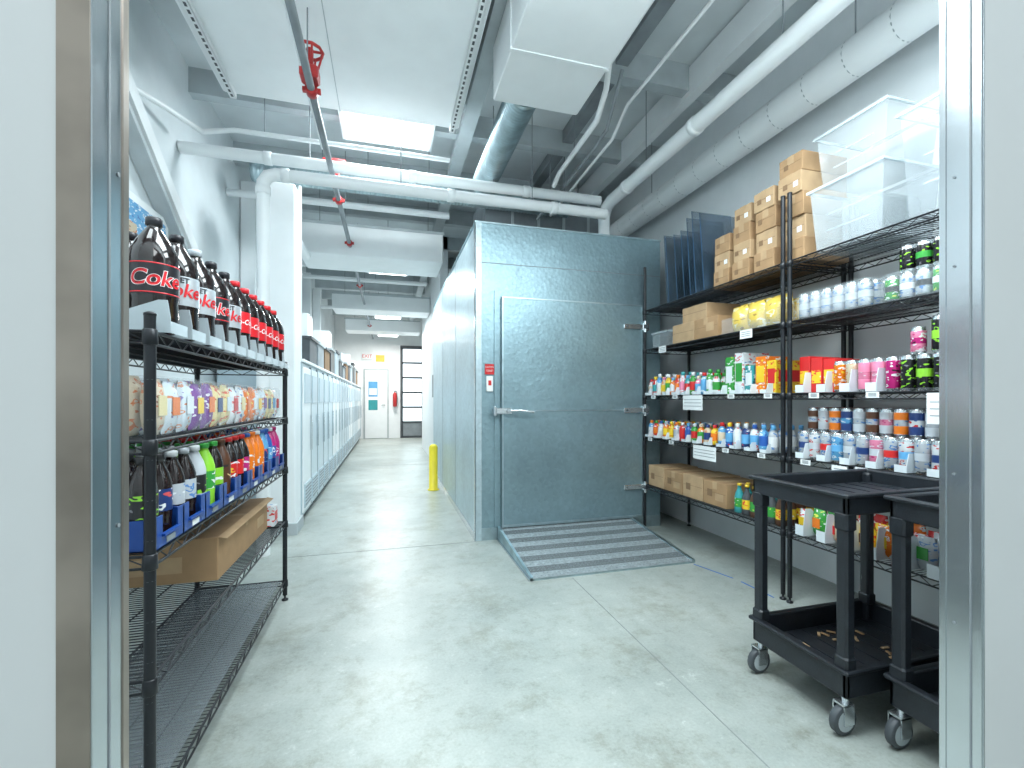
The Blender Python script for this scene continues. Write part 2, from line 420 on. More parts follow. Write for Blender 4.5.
def div_near(b):
    for z,h in ((RS[2],.11),(RS[3],.085),(RS[4],.15)):
        y=1.95
        while y>.9:
            if not (z==RS[2] and y<1.55): stopper_r(b,y,z+.001,h)
            y-=.127
wire_rack('wire_shelving_unit',qx0,qx1,2.09,3.54,RS,2.32,div_far)
wire_rack('wire_shelving_unit',qx0,qx1,.80,2.045,RS,2.32,div_near)

# ------------------------------------------------------------ product primitives
def soda2l(b,c,lab,liq=M_cola,cap=None,s=1.0):
    cap=cap or lab
    P=[(.030,0,liq),(.046,.004,liq),(.054,.02,liq),(.056,.045,liq),(.0545,.085,liq),(.057,.100,lab),(.057,.185,liq),(.056,.20,liq),(.052,.222,liq),(.040,.25,liq),(.024,.275,liq),(.0155,.288,liq),(.0155,.293,cap),(.0190,.294,cap),(.0190,.312,cap),(.0165,.315,cap)]
    b.lathe(c,[(r*s,z*s,m) for r,z,m in P],20)
def soda20(b,c,lab,liq,cap):
    P=[(.018,0,liq),(.029,.003,liq),(.033,.015,liq),(.032,.05,liq),(.0335,.06,liq),(.0338,.075,lab),(.0338,.135,liq),(.0335,.15,liq),(.027,.175,liq),(.016,.200,liq),(.0115,.212,cap),(.0155,.213,cap),(.0155,.228,cap),(.013,.230,cap)]
    b.lathe(c,P,12)
def can(b,c,col,h=.155,r=.029,band=None):
    band=band or col
    P=[(r*.75,0,M_silver),(r*.85,.003,M_silver),(r,.012,col),(r,h*.38,band),(r,h*.6,col),(r,h-.018,M_silver),(r*.86,h-.006,M_silver),(r*.88,h,M_silver),(r*.8,h-.002,M_silver)]
    b.lathe(c,P,12)
def carton(b,x0,x1,y0,y1,z0,z1,m=M_card,tape=True):
    b.box(x0,x1,y0,y1,z0,z1,m,bv=.003)
    ym=(y0+y1)/2
    if tape:
        b.box(x0-.0006,x1+.0006,ym-.022,ym+.022,z1-.05,z1+.0008,M_card2)
        b.box(x0-.001,x0,y0+.01,y1-.01,z0+(z1-z0)*.55-.001,z0+(z1-z0)*.55+.001,M_cardin)
def pouch(b,x,y,z,w,h,d,m,m2=None,face=-1):
    n=6; vs=[];fs=[]
    for side in (1,-1):
        for i in range(n+1):
            for j in range(n+1):
                u=i/n*2-1; v=j/n*2-1
                t=(1-u**4)*(1-v**4)
                vs.append((x+side*d/2*t, y+u*w/2*(1-.06*abs(v)), z+h*(v+1)/2))
    o=(n+1)**2
    for i in range(n):
        for j in range(n):
            a=i*(n+1)+j
            fs.append((a,a+n+1,a+n+2,a+1)); fs.append((o+a,o+a+1,o+a+n+2,o+a+n+1))
    b.add(vs,fs,m,True)
    if m2: 
        xx=x+face*d/2
        b.box(min(xx,xx+face*.002),max(xx,xx+face*.002)+.0,y-w*.28,y+w*.28,z+h*.35,z+h*.7,m2)

# ------------------------------------------------------------ LEFT RACK CONTENT
TMd=text_mesh('Coke',.056,.0010); TMdo=text_mesh('Coke',.056,.0026); TMr=text_mesh('Coca-Cola',.030,.0006); TMs=text_mesh('DIET',.022,.0006)
b=B(); ang=-math.radians(60)
row=0; y=1.43
M_sil=mat('silver_label',(.62,.66,.70),.28,.4,var=.06)
while y<1.98:
    lab=[M_blk,M_sil,M_sil,M_blk,M_sil][row]
    for k in range(3):
        c=(-.610-k*.120,y+.008*k,LS[0]+.001)
        soda2l(b,c,lab,M_cola,M_blk if row!=2 else SOL['silver'])
        if k==0:
            if lab is M_blk: wrap_text(b,TMdo,c,.0577,c[2]+.142,ang,M_paper,.2)
            wrap_text(b,TMd,c,.0582,c[2]+.142,ang,M_red,.2)
            if lab is M_blk:
                for zz in (.104,.181): b.lathe((c[0],c[1],c[2]+zz),[(.0574,0,M_red),(.0574,.003,M_red)],20)
            else: wrap_text(b,TMs,c,.0580,c[2]+.172,ang,M_blk,0)
    y+=.135; row+=1
b.build('cola_bottle_group')
b=B(); row=0; y=1.43+4*.135+.135
while y<2.80:
    for k in range(3):
        c=(-.612-k*.118,y,LS[0]+.001)
        soda2l(b,c,M_red,M_cola,M_red)
        if k==0: wrap_text(b,TMr,c,.0578,c[2]+.143,ang+.25,M_paper,.25)
    y+=.127; row+=1
b.build('red_label_soda_bottle_group')
cols=['cream','pale','purple','straw','white','orange','pale','straw','white','purple','sky','pale','navy']
i=0; y=1.40
while y<2.66:
    b=B(); w=.165; z=LS[1]+.001
    for r_ in range(5):
        pouch(b,-.618-r_*.05,y+.043,z+.002,.082,.155+.008*(r_%2),.045,COL[cols[i%13]],SOL[cols[(i+3)%13]] if r_==0 else None,1)
        pouch(b,-.618-r_*.05,y+.125,z+.002,.080,.150,.045,COL[cols[(i+1)%13]],SOL[['orange','yellow','navy','red'][i%4]] if r_==0 else None,1)
    b.box(-.85,-.59,y,y+w,z+.0005,z+.165,M_clear,bv=.012)
    b.build('wrapped_snack_pack'); y+=w+.014; i+=1
seq=[('black','cola','black'),('navy','cola','black'),('silver','cola','white'),('silver','cola','silver'),('black','silver','white'),('green','lime','green'),('lime','cola','green'),('brown','brown','brown'),
     ('red','cola','red'),('red','cola','red'),('magenta','cola','red'),('orange','orange','blue'),('orange','orange','orange'),('orange','orange','white'),('navy','sky','blue'),('sky','blue','blue'),('blue','magenta','white'),('magenta','magenta','magenta')]
b=B(); z=LS[2]+.001; y=1.375
for i,(l,q,cp) in enumerate(seq):
    liq=M_cola if q=='cola' else SOL[q]
    for k in range(5):
        soda20(b,(-.612-k*.072,y+.0,z+.006),COL[l],liq,SOL[cp])
    y+=.0805
b.build('soda_bottle_group')
b=B(); y=1.335
for i in range(9):
    w=.1585
    b.box(-.99,-.565,y,y+w,z,z+.004,M_bluebin)
    b.box(-.99,-.565,y,y+.003,z,z+.08,M_bluebin); b.box(-.99,-.565,y+w-.003,y+w,z,z+.08,M_bluebin)
    f=-.565
    b.box(f-.004,f,y,y+w,z,z+.035,M_bluebin); b.box(f-.004,f,y,y+.035,z+.035,z+.085,M_bluebin); b.box(f-.004,f,y+w-.035,y+w,z+.035,z+.085,M_bluebin)
    b.box(f-.004,f+.008,y+.03,y+w-.03,z+.03,z+.037,M_bluebin)
    b.box(f,f+.002,y+.055,y+w-.055,z+.008,z+.024,M_paper if i%2 else M_mid)
    y+=w+.003
b.build('blue_storage_bin_row')
b=B(); z=LS[3]+.001
carton(b,-.99,-.63,1.97,2.70,z,z+.165,M_card)
b.prism([(-.63,z+.165),(-.60,z+.158),(-.60,z+.161),(-.63,z+.168)],'y',1.97,2.70,M_card2)
b.box(-.6298,-.6285,2.5,2.62,z+.05,z+.10,M_card2)
b.box(-.93,-.75,1.9685,1.97,z+.04,z+.10,M_card2)
b.build('cardboard_box')
b=B(); carton(b,-.66,-.60,2.722,2.80,z,z+.11,COL['white'],False); b.box(-.60,-.599,2.735,2.79,z+.03,z+.08,COL['red']); b.build('small_carton')

# ------------------------------------------------------------ RIGHT RACK CONTENT
e=.001
b=B(); z=RS[0]+e
for i in range(7):
    y=2.82+i*.085; t=.05
    h=.56+.14*R.random(); x0=2.24+.06*R.random()
    b.prism([(y,z),(y+.005,z),(y+.005+t,z+h),(y+t,z+h)],'x',x0,2.6,M_bluesheet)
    b.prism([(y,z),(y+.005,z),(y+.005+t,z+h),(y+t,z+h)],'x',x0-.003,x0,M_edge)
b.build('acrylic_sheet_stack')
def stack(y0,y1,x0,x1,z,hs,name='cardboard_box_stack'):
    b=B()
    for i,h in enumerate(hs):
        j=R.uniform(-.008,.008)
        xx=x0+R.uniform(0,.03)
        carton(b,xx,x1,y0+.012+j,y1-.012+j,z,z+h-.001,M_card2 if i%2 else M_card)
        b.box(xx-.0015,xx,(y0+y1)/2+.02,(y0+y1)/2+.05,z+h*.35,z+h*.6,M_cardin)
        if i%2: b.box(xx-.0015,xx,(y0+y1)/2-.05,(y0+y1)/2-.02,z+h*.3,z+h*.55,M_paper)
        z+=h
    b.build(name)
stack(1.99,2.17,2.24,2.58,z,[.13,.13,.13,.12,.11])
stack(2.19,2.37,2.24,2.58,z,[.13,.13,.13,.12])
stack(2.39,2.56,2.25,2.58,z,[.13,.12,.12,.12])
stack(2.58,2.75,2.25,2.58,z,[.12,.12,.12])
def tub(x0,x1,y0,y1,z,h,m,name):
    b=B(); w=.003
    for (ax0,ax1,ay0,ay1) in ((x0,x0+w,y0,y1),(x1-w,x1,y0,y1),(x0+w,x1-w,y0,y0+w),(x0+w,x1-w,y1-w,y1)):
        cxm,cym=(x0+x1)/2,(y0+y1)/2
        bot=[(cxm+(px-cxm)*.88,cym+(py-cym)*.88,z) for px,py in ((ax0,ay0),(ax1,ay0),(ax1,ay1),(ax0,ay1))]
        top=[(px,py,z+h) for px,py in ((ax0,ay0),(ax1,ay0),(ax1,ay1),(ax0,ay1))]
        b.add(bot+top,[(0,3,2,1),(4,5,6,7),(0,1,5,4),(1,2,6,5),(2,3,7,6),(3,0,4,7)],m)
    cxm,cym=(x0+x1)/2,(y0+y1)/2; k=.88
    b.box(cxm+(x0-cxm)*k,cxm+(x1-cxm)*k,cym+(y0-cym)*k,cym+(y1-cym)*k,z,z+.003,m)
    for (ax0,ax1,ay0,ay1) in ((x0-.012,x0,y0-.012,y1+.012),(x1,x1+.012,y0-.012,y1+.012),(x0,x1,y0-.012,y0),(x0,x1,y1,y1+.012)):
        b.box(ax0,ax1,ay0,ay1,z+h-.012,z+h,M_rim)
    for k in range(2): b.box(x0+.02,x0+.024,y0+.08,y1-.08,z+h*(.3+.25*k),z+h*(.3+.25*k)+.006,M_rim)
    b.build(name)
tub(2.225,2.60,1.56,1.94,z,.34,M_frost,'plastic_storage_tub')
tub(2.24,2.62,1.12,1.50,z,.50,M_clear,'plastic_storage_tub')
tub(2.26,2.61,1.57,1.93,z+.352,.28,M_clear,'plastic_storage_tub')
b=B()
for k in range(4):
    b.box(2.29+.02*k,2.57,1.63+.06*k,1.68+.06*k,z+.005,z+.22+.02*k,M_frost,bv=.004)
b.build('plastic_insert_stack')
z=RS[1]+e
b=B(); carton(b,2.24,2.5,3.26,3.48,z,z+.12,M_frost,False); b.box(2.232,2.508,3.252,3.488,z+.12,z+.135,M_rim); b.build('lidded_plastic_box')
b=B(); carton(b,2.23,2.58,2.66,2.91,z,z+.15,M_card); b.box(2.2285,2.23,2.70,2.78,z+.05,z+.11,M_card2)
carton(b,2.23,2.58,2.915,3.18,z,z+.15,M_card2); carton(b,2.25,2.55,2.80,3.08,z+.1515,z+.27,M_card2); b.build('cardboard_box')
b=B()
for i in range(12):
    pouch(b,2.25+.085*(i%4),2.19+.135*(i//4)+.03*(i%2),z+.0,.15,.17+.03*((i*3)%2),.08,M_yelbag)
b.box(2.215,2.6,2.125,2.13,z,z+.12,M_clear); b.box(2.212,2.216,2.13,2.60,z,z+.10,M_clear)
b.build('snack_bag_group')
b=B()
for i in range(6):
    for k in range(5):
        can(b,(2.25+k*.064,1.66+i*.066,z),CAN['silver'],.14,.031,SOL['silver'])
b.box(2.217,2.56,1.625,2.030,z+.0005,z+.147,M_clear,bv=.015)
b.build('wrapped_can_pack')
b=B()
for i in range(10):
    for k in range(5):
        yy=.96+i*.064
        can(b,(2.245+k*.064,yy,z),CAN['silver'] if i%3 else CAN['green'],.12,.029,SOL['black'] if i%2 else SOL['white'])
        if yy<1.5: can(b,(2.245+k*.064,yy,z+.121),CAN['black'],.12,.029,SOL['green'] if i%2 else CAN['black'])
b.box(2.212,2.54,.925,1.575,z+.0005,z+.13,M_clear,bv=.012)
b.build('wrapped_can_pack')
# shelf 3
z=RS[2]+e
b=B(); names=['white','red','sky','cream','yellow','orange','red','white','teal','green','pink','sky','green','white']
y=3.51
for i in range(14):
    m=COL[names[i]]; m2=SOL[names[(i*5+3)%14]]; cp=SOL[names[(i*3+1)%14]]
    hh=.95+.35*((i*7)%5)/5
    for k in range(4):
        b.lathe((2.25+k*.07,y,z),[(.02,0,m),(.027,.004,m),(.028,.03*hh,m2),(.028,.085*hh,m),(.024,.105*hh,m),(.013,.125*hh,cp),(.015,.126*hh,cp),(.015,.146*hh,cp),(.012,.148*hh,cp)],10)
    y-=.0625
b.build('small_bottle_group')
b=B()
for i,(c1,c2,h,w) in enumerate([('green','white',.25,.075),('white','green',.27,.075),('teal','white',.18,.07),('orange','yellow',.23,.08),('yellow','red',.20,.07)]):
    yy=2.60-i*.088
    b.box(2.24,2.45,yy-w,yy,z,z+h,COL[c1],bv=.003)
    b.box(2.2385,2.24,yy-w+.01,yy-.01,z+h*.3,z+h*.75,SOL[c2])
    b.box(2.26,2.43,yy-w-.0015,yy-w,z+h*.35,z+h*.7,SOL[c2])
b.build('snack_carton_group')
b=B(); TC=text_mesh('CHEEZ',.05,.001)
for i in range(3):
    yy=2.02-i*.072
    b.box(2.24,2.46,yy-.066,yy,z,z+.20-.012*i,SOL['red'],bv=.003)
    b.box(2.2385,2.24,yy-.06,yy-.006,z+.05,z+.12,COL['yellow'])
    flat_text(b,TC,(2.35,yy-.0675,z+.14),(1,0,0),SOL['yellow'])
b.build('cracker_box_group')
b=B(); cc=['orange','cream','pink','pink','magenta']+['black']*9
for i in range(14):
    for k in range(4):
        yy=1.785-i*.063
        can(b,(2.245+k*.064,yy,z),SOL[cc[i]] if i in(2,3) else CAN[cc[i]],.158,.028,SOL['lime'] if i>4 and i%3==0 else CAN[cc[i]])
b.build('energy_drink_can_group')
b=B()
for i in range(8):
    can(b,(2.245+.064*(i%2),1.16+.063*(i//2),z+.1585),CAN['black'],.158,.028,SOL['lime'] if i%3==0 else CAN['black'])
can(b,(2.245,1.43,z+.1585),CAN['pink'],.12,.028,CAN['magenta'])
b.build('drink_can_stack')
# shelf 4
z=RS[3]+e
b=B(); nm=['sky','red','white','orange','yellow','white','red','blue','green','orange','cream','yellow','sky','blue','white','navy','white','sky','silver']
y=3.51
for i in range(19):
    m=COL[nm[i]]; m2=SOL[nm[(i*7+2)%19]]; cp=SOL[nm[(i*5+3)%19]]
    h=.13 if i<12 else .15
    for k in range(4):
        b.lathe((2.25+k*.07,y,z),[(.02,0,m),(.028,.005,m),(.0285,h*.25,m2),(.0285,h*.65,m),(.024,h*.8,m),(.012,h*.92,cp),(.014,h*.93,cp),(.014,h*1.08,cp),(.012,h*1.1,cp)],10)
    y-=.0725
b.build('juice_bottle_group')
b=B(); kk=['silver','white','silver','sky','silver','silver','pink','silver','white','silver','white','silver','silver','sky','silver']
for i in range(17):
    for k in range(5):
        yy=1.985-i*.064
        c=CAN[kk[i%15]]; bd=SOL[['navy','silver','red','sky','silver'][i%5]]
        can(b,(2.24+k*.064,yy,z),c,.15,.029,bd)
        if k>=1: can(b,(2.24+k*.064,yy,z+.1505),SOL[['brown','silver','orange','navy','silver'][i%5]],.13,.029,c)
b.build('sparkling_water_can_group')
# shelf 5
z=RS[4]+e
for i in range(4):
    b=B(); y1_=3.52-i*.24
    carton(b,2.225,2.56,y1_-.23,y1_,z,z+.175-.008*(i%2),M_card if i%2 else M_card2)
    b.box(2.2235,2.225,y1_-.20,y1_-.12,z+.04,z+.09,M_card2); b.box(2.2235,2.225,y1_-.09,y1_-.04,z+.06,z+.11,M_cardin)
    b.build('cardboard_box')
b=B()
for i in range(6):
    for k in range(4):
        c=[SOL['brown'],M_dark,SOL['teal']][i%3]
        b.lathe((2.25+k*.07,2.15+i*.066,z),[(.025,0,c),(.031,.004,c),(.031,.04,COL['green'] if i%2 else COL['yellow']),(.031,.10,c),(.025,.13,c),(.013,.155,c),(.012,.18,SOL['yellow']),(.014,.181,SOL['yellow']),(.014,.195,SOL['yellow'])],12)
b.build('beer_bottle_group')
b=B(); pc=['white','green','cream','red','yellow','orange','red','silver','brown','yellow','red','green','sky']
for i in range(13):
    yy=2.0-i*.084
    for k in range(3):
        pouch(b,2.27+k*.1,yy,z,.078,.13+.02*(i%2),.06,COL[pc[i]],SOL[pc[(i+4)%13]] if k==0 else None)
b.build('snack_pouch_group')
b=B()
def card(y0,y1,z0,z1,x=2.183):
    b.box(x-.0015,x,y0,y1,z0,z1,M_paper); 
    for q in range(3): b.box(x-.002,x-.0015,y0+.012,y1-.012,z0+(z1-z0)*(.25+.22*q),z0+(z1-z0)*(.25+.22*q)+.004,M_mid)
card(2.76,2.98,1.075,1.185); card(2.62,2.86,.72,.82); card(1.24,1.36,1.05,1.18); card(1.7,1.78,.76,.82); card(3.2,3.3,1.54,1.595); card(2.3,2.4,1.54,1.595)
for yy in (3.4,3.1,2.5,2.2,1.9,1.6): card(yy,yy+.06,RS[3]-.03,RS[3]-.002); card(yy-.05,yy+.01,RS[2]-.03,RS[2]-.002)
b.build('price_card_set')

# ------------------------------------------------------------ utility carts
def cart(x0,x1,y0,y1,top,loctop,name):
    b=B()
    def tray(zb,rim):
        t=.018
        b.box(x0+.01,x1-.01,y0+.01,y1-.01,zb,zb+.02,M_blackp)
        b.box(x0,x0+t,y0,y1,zb,zb+rim,M_blackp,bv=.005); b.box(x1-t,x1,y0,y1,zb,zb+rim,M_blackp,bv=.005)
        b.box(x0,x1,y0,y0+t,zb,zb+rim,M_blackp,bv=.005); b.box(x0,x1,y1-t,y1,zb,zb+rim,M_blackp,bv=.005)
        l=.012
        b.box(x0-l,x0+.01,y0-l,y1+l,zb+rim-.014,zb+rim,M_blackp,bv=.004); b.box(x1-.01,x1+l,y0-l,y1+l,zb+rim-.014,zb+rim,M_blackp,bv=.004)
        b.box(x0,x1,y0-l,y0+.01,zb+rim-.014,zb+rim,M_blackp,bv=.004); b.box(x0,x1,y1-.01,y1+l,zb+rim-.014,zb+rim,M_blackp,bv=.004)
        for k in range(1,8):
            xx=x0+(x1-x0)*k/8; b.box(xx-.004,xx+.004,y0+.03,y1-.03,zb+.02,zb+.023,M_blackp)
    tray(top-.075,.075); tray(.130,.10)
    g=.042
    for x in (x0+.002,x1-g-.002):
        for y in (y0+.002,y1-g-.002):
            b.box(x,x+g,y,y+g,.14,top-.012,M_blackp,bv=.008)
            b.box(x-.004,x+g+.004,y-.004,y+g+.004,top-.13,top-.065,M_blackp,bv=.007)
            b.box(x-.004,x+g+.004,y-.004,y+g+.004,.22,.27,M_blackp,bv=.007)
            cx,cy=x+.021,y+.021
            b.tube([(cx,cy,.105),(cx,cy,.14)],.012,M_silver,8)
            b.box(cx-.03,cx+.014,cy-.022,cy-.018,.04,.108,M_silver); b.box(cx-.03,cx+.014,cy+.018,cy+.022,.04,.108,M_silver); b.box(cx-.03,cx+.014,cy-.022,cy+.022,.104,.11,M_silver)
            W=Matrix.Rotation(math.pi/2,3,'X')
            b.lathe((cx-.012,cy+.015,.05),[(.02,0,M_grey),(.036,.001,M_dark),(.047,.003,M_dark),(.05,.006,M_dark),(.05,.024,M_dark),(.047,.027,M_dark),(.036,.029,M_grey),(.02,.030,M_grey)],18,W)
    if loctop:
        for i in range(18):
            a=R.uniform(0,3.1); xx=R.uniform(x0+.12,x1-.15); yy=R.uniform(y0+.10,y1-.05)
            Mx=Matrix.Translation((xx,yy,.154))@Matrix.Rotation(a,4,'Z')
            b.box(-.016,.016,-.005,.005,0,.004,M_card2 if i%2 else M_card,M=Mx)
    return b.build(name)
cart(1.50,2.14,1.17,1.58,.83,True,'utility_cart')
cart(1.62,2.15,.72,1.12,.83,False,'utility_cart')

# ------------------------------------------------------------ pipes & ducts
def rods(b,pts,zt=CEIL):
    for (x,y,z) in pts: b.tube([(x,y,z),(x,y,zt)],.004,M_mid,6)
def clamp(b,c,axis,r,m,w=.04,k=1.12):
    A=Matrix.Rotation(math.pi/2,3,'Y') if axis=='x' else (Matrix.Rotation(-math.pi/2,3,'X') if axis=='y' else None)
    o={'x':(c[0]-w/2,c[1],c[2]),'y':(c[0],c[1]-w/2,c[2]),'z':(c[0],c[1],c[2]-w/2)}[axis]
    b.lathe(o,[(r,0,m),(r*k,.003,m),(r*k,w-.003,m),(r,w,m)],18,A)
b=B()
b.tube([(2.5,.68,3.05),(2.5,7.0,3.05)],.105,M_pipe,24)
for q in range(24): clamp(b,(2.5,.9+q*.25,3.05),'y',.105,M_grey,.006,1.008)
rods(b,[(2.5,1.9,3.14),(2.5,3.9,3.14)]); b.build('large_overhead_pipe')
b=B()
b.tube([(2.0,.68,3.0),(2.0,3.78,3.0),(2.0,3.88,2.98),(2.0,3.93,2.9),(2.0,3.93,2.62)],.055,M_pipe,16)
for y in (1.5,2.6,3.5): clamp(b,(2.0,y,3.0),'y',.055,M_pipe,.05)
rods(b,[(2.0,1.9,3.05),(2.0,3.2,3.05)]); b.build('overhead_pipe')
b=B()
b.tube([(-1.49,3.88,3.03),(1.93,3.88,3.03)],.045,M_pipe,14)
for x in (-.9,.2,1.2): clamp(b,(x,3.88,3.03),'x',.045,M_pipe,.06)
rods(b,[(-.6,3.88,3.05),(.9,3.88,3.05)]); b.build('overhead_pipe')
b=B()
b.tube([(1.9,3.70,2.83),(-.80,3.70,2.83),(-.86,3.70,2.81),(-.89,3.70,2.76),(-.89,3.70,0)],.046,M_pipe,14)
for x in (-.74,.5,1.4): clamp(b,(x,3.70,2.83),'x',.046,M_pipe,.06)
clamp(b,(-.89,3.7,2.7),'z',.046,M_pipe,.06); clamp(b,(-.89,3.7,1.6),'z',.046,M_pipe,.06)
rods(b,[(.1,3.70,2.87),(1.2,3.70,2.87)]); b.build('overhead_pipe')
b=B()
b.tube([(-.43,.68,2.96),(-.43,13.9,2.96)],.022,M_mid,12)
b.tube([(-.47,.68,3.02),(-.47,3.6,3.02)],.009,M_pipe,8)
for y in (2.85,4.35,5.5,7.5,9.5,11.5):
    clamp(b,(-.43,y,2.96),'y',.030,M_redp,.06)
    b.box(-.48,-.38,y-.012,y+.012,2.948,2.972,M_redp)
rods(b,[(-.43,y,2.98) for y in (2.7,5.0,7,9,11,13)]); 
x,y,z=-.43,2.78,2.99
b.box(x-.05,x+.05,y-.05,y+.05,z-.02,z+.05,M_redp,bv=.01); b.tube([(x,y,z+.04),(x,y,z+.16)],.02,M_redp,10)
for q in range(10):
    a0=q*math.pi/5; a1=a0+math.pi/5
    b.tube([(x+.07*math.cos(a0),y+.07*math.sin(a0),z+.15),(x+.07*math.cos(a1),y+.07*math.sin(a1),z+.15)],.009,M_redp,6)
    if q%2==0: b.tube([(x+.07*math.cos(a0),y+.07*math.sin(a0),z+.15),(x+.03*math.cos(a0),y+.03*math.sin(a0),z)],.006,M_redp,6)
b.tube([(x-.07,y,z+.15),(x+.07,y,z+.15)],.007,M_redp,6)
b.tube([(x-.10,4.10,3.17),(x+.08,4.10,3.17)],.035,M_redp,12); b.box(x-.03,x+.03,4.07,4.13,2.96,3.2,M_redp,bv=.008)
b.build('sprinkler_pipe')
b=B(); b.box(-1.12,.545,.9,3.60,3.32,3.62,M_white,bv=.01)
b.box(-1.12,.545,2.2,2.206,3.316,3.32,M_mid)
b.box(-.35,-.345,.9,3.6,3.316,3.32,M_grey)
rods(b,[(-.9,1.5,3.6),(.3,1.5,3.6),(-.9,3.3,3.6),(.3,3.3,3.6)])
b.build('rectangular_air_duct')
def strut(x,y0,y1,z,name='strut_channel'):
    b=B(); w=.02
    b.box(x-w,x+w,y0,y1,z,z+.004,M_white); b.box(x-w,x-w+.003,y0,y1,z,z+.04,M_white); b.box(x+w-.003,x+w,y0,y1,z,z+.04,M_white)
    yy=y0+.03
    while yy<y1-.03:
        b.box(x-.007,x+.007,yy,yy+.028,z-.0015,z,M_dark); yy+=.05
    b.build(name)
strut(-1.05,1.0,3.58,3.275); strut(.49,1.0,3.58,3.275)
b=B(); b.box(.66,1.25,.9,2.86,3.1,3.45,M_white,bv=.008)
b.box(.652,1.258,2.4,2.42,3.094,3.456,M_white)
rods(b,[(.70,2.0,3.4),(1.2,2.0,3.4),(.7,2.8,3.4),(1.2,2.8,3.4)]); b.build('rectangular_air_duct')
b=B(); b.box(1.62,1.72,.9,6.5,CEIL-.12,CEIL-.005,M_mid); b.box(2.25,2.33,.7,6.5,CEIL-.24,CEIL-.02,M_white); b.build('ceiling_joists')
b=B(); prof=[];L_=1.35;n=45
for i in range(n):
    prof+= [(.11,L_*i/n,M_galv),(.11,L_*(i+.8)/n,M_galv),(.114,L_*(i+.9)/n,M_galv)]
prof.append((.11,L_,M_galv))
b.lathe((.88,2.87,3.21),prof,20,Matrix.Rotation(-math.pi/2,3,'X')); rods(b,[(.88,3.4,3.32)])
b.build('spiral_duct')
b=B(); prof=[];L_=3.1;n=90
for i in range(n):
    prof+= [(.085,L_*i/n,M_galv),(.085,L_*(i+.8)/n,M_galv),(.089,L_*(i+.9)/n,M_galv)]
prof.append((.085,L_,M_galv))
b.lathe((-1.2,4.60,3.24),prof,20,Matrix.Rotation(math.pi/2,3,'Y')); rods(b,[(-.6,4.60,3.32),(.4,4.60,3.32)])
b.build('spiral_duct')
b=B(); b.box(1.0,2.35,4.75,5.4,3.0,3.4,M_mid,bv=.01)
for x in (1.3,1.6,1.9,2.2): b.box(x,x+.03,4.74,5.41,2.99,3.41,M_grey)
rods(b,[(1.2,5,3.4),(2.2,5,3.4)]); b.build('rectangular_air_duct')
b=B()
b.tube([(1.36,1.6,3.3),(1.36,2.6,3.3),(1.40,2.72,3.22),(1.42,2.9,3.12),(1.42,3.62,3.10),(1.42,3.76,3.05)],.02,M_pipe,10)
b.tube([(1.36,2.5,3.3),(1.36,2.55,3.75)],.012,M_mid,8)
rods(b,[(1.42,3.3,3.1)]); b.build('electrical_conduit')
b=B()
b.tube([(1.62,2.9,3.52),(1.60,3.1,3.2),(1.56,3.3,3.12),(1.55,3.6,3.10),(1.55,4.6,3.10)],.014,M_mid,8)
b.tube([(1.72,1.2,3.35),(1.72,3.0,3.35),(1.70,3.2,3.2),(1.70,4.6,3.15)],.012,M_pipe,8); rods(b,[(1.55,4.2,3.1),(1.7,4.2,3.15)]); b.build('electrical_conduit')
b=B(); b.tube([(-1.47,3.2,3.02),(-1.40,3.4,3.05),(-1.3,3.75,3.10),(-1.1,3.78,3.16),(.5,3.78,3.16)],.018,M_pipe,10); rods(b,[(-.9,3.78,3.16)]); b.build('electrical_conduit')
for (ya,yb,za,zb) in ((5.6,6.3,2.85,3.22),(8.9,9.5,2.85,3.15),(11.6,12.2,2.85,3.15)):
    b=B(); b.box(-1.0,.66 if ya<7.2 else .79,ya,yb,za,zb,M_white,bv=.01); b.box(-1.02,.67 if ya<7.2 else .79,ya-.01,ya+.03,zb-.03,zb,M_grey)
    rods(b,[(-.8,ya+.3,zb-.01),(.5,ya+.3,zb-.01)]); b.build('rectangular_air_duct')
b=B()
for y_ in (4.9,7.2,7.9,10.4): b.tube([(-1.49,y_,3.15),(.64,y_,3.15)],.035,M_pipe,12); rods(b,[(-.2,y_,3.18)])
b.build('overhead_pipe')
def fixture(x0,x1,y0,y1,z,name='ceiling_light'):
    b=B(); b.box(x0-.03,x1+.03,y0-.03,y1+.03,z+.003,z+.06,M_white,bv=.006); b.box(x0,x1,y0,y1,z,z+.004,M_glow)
    rods(b,[((x0+x1)/2,y0+.02,z+.05),((x0+x1)/2,y1-.02,z+.05)]); b.build(name)
fixture(-.36,.36,3.86,4.24,3.47)
fixture(-.25,.25,6.45,6.7,2.95); fixture(-.25,.25,9.8,10.1,2.9); fixture(-.25,.25,12.6,12.9,2.9)

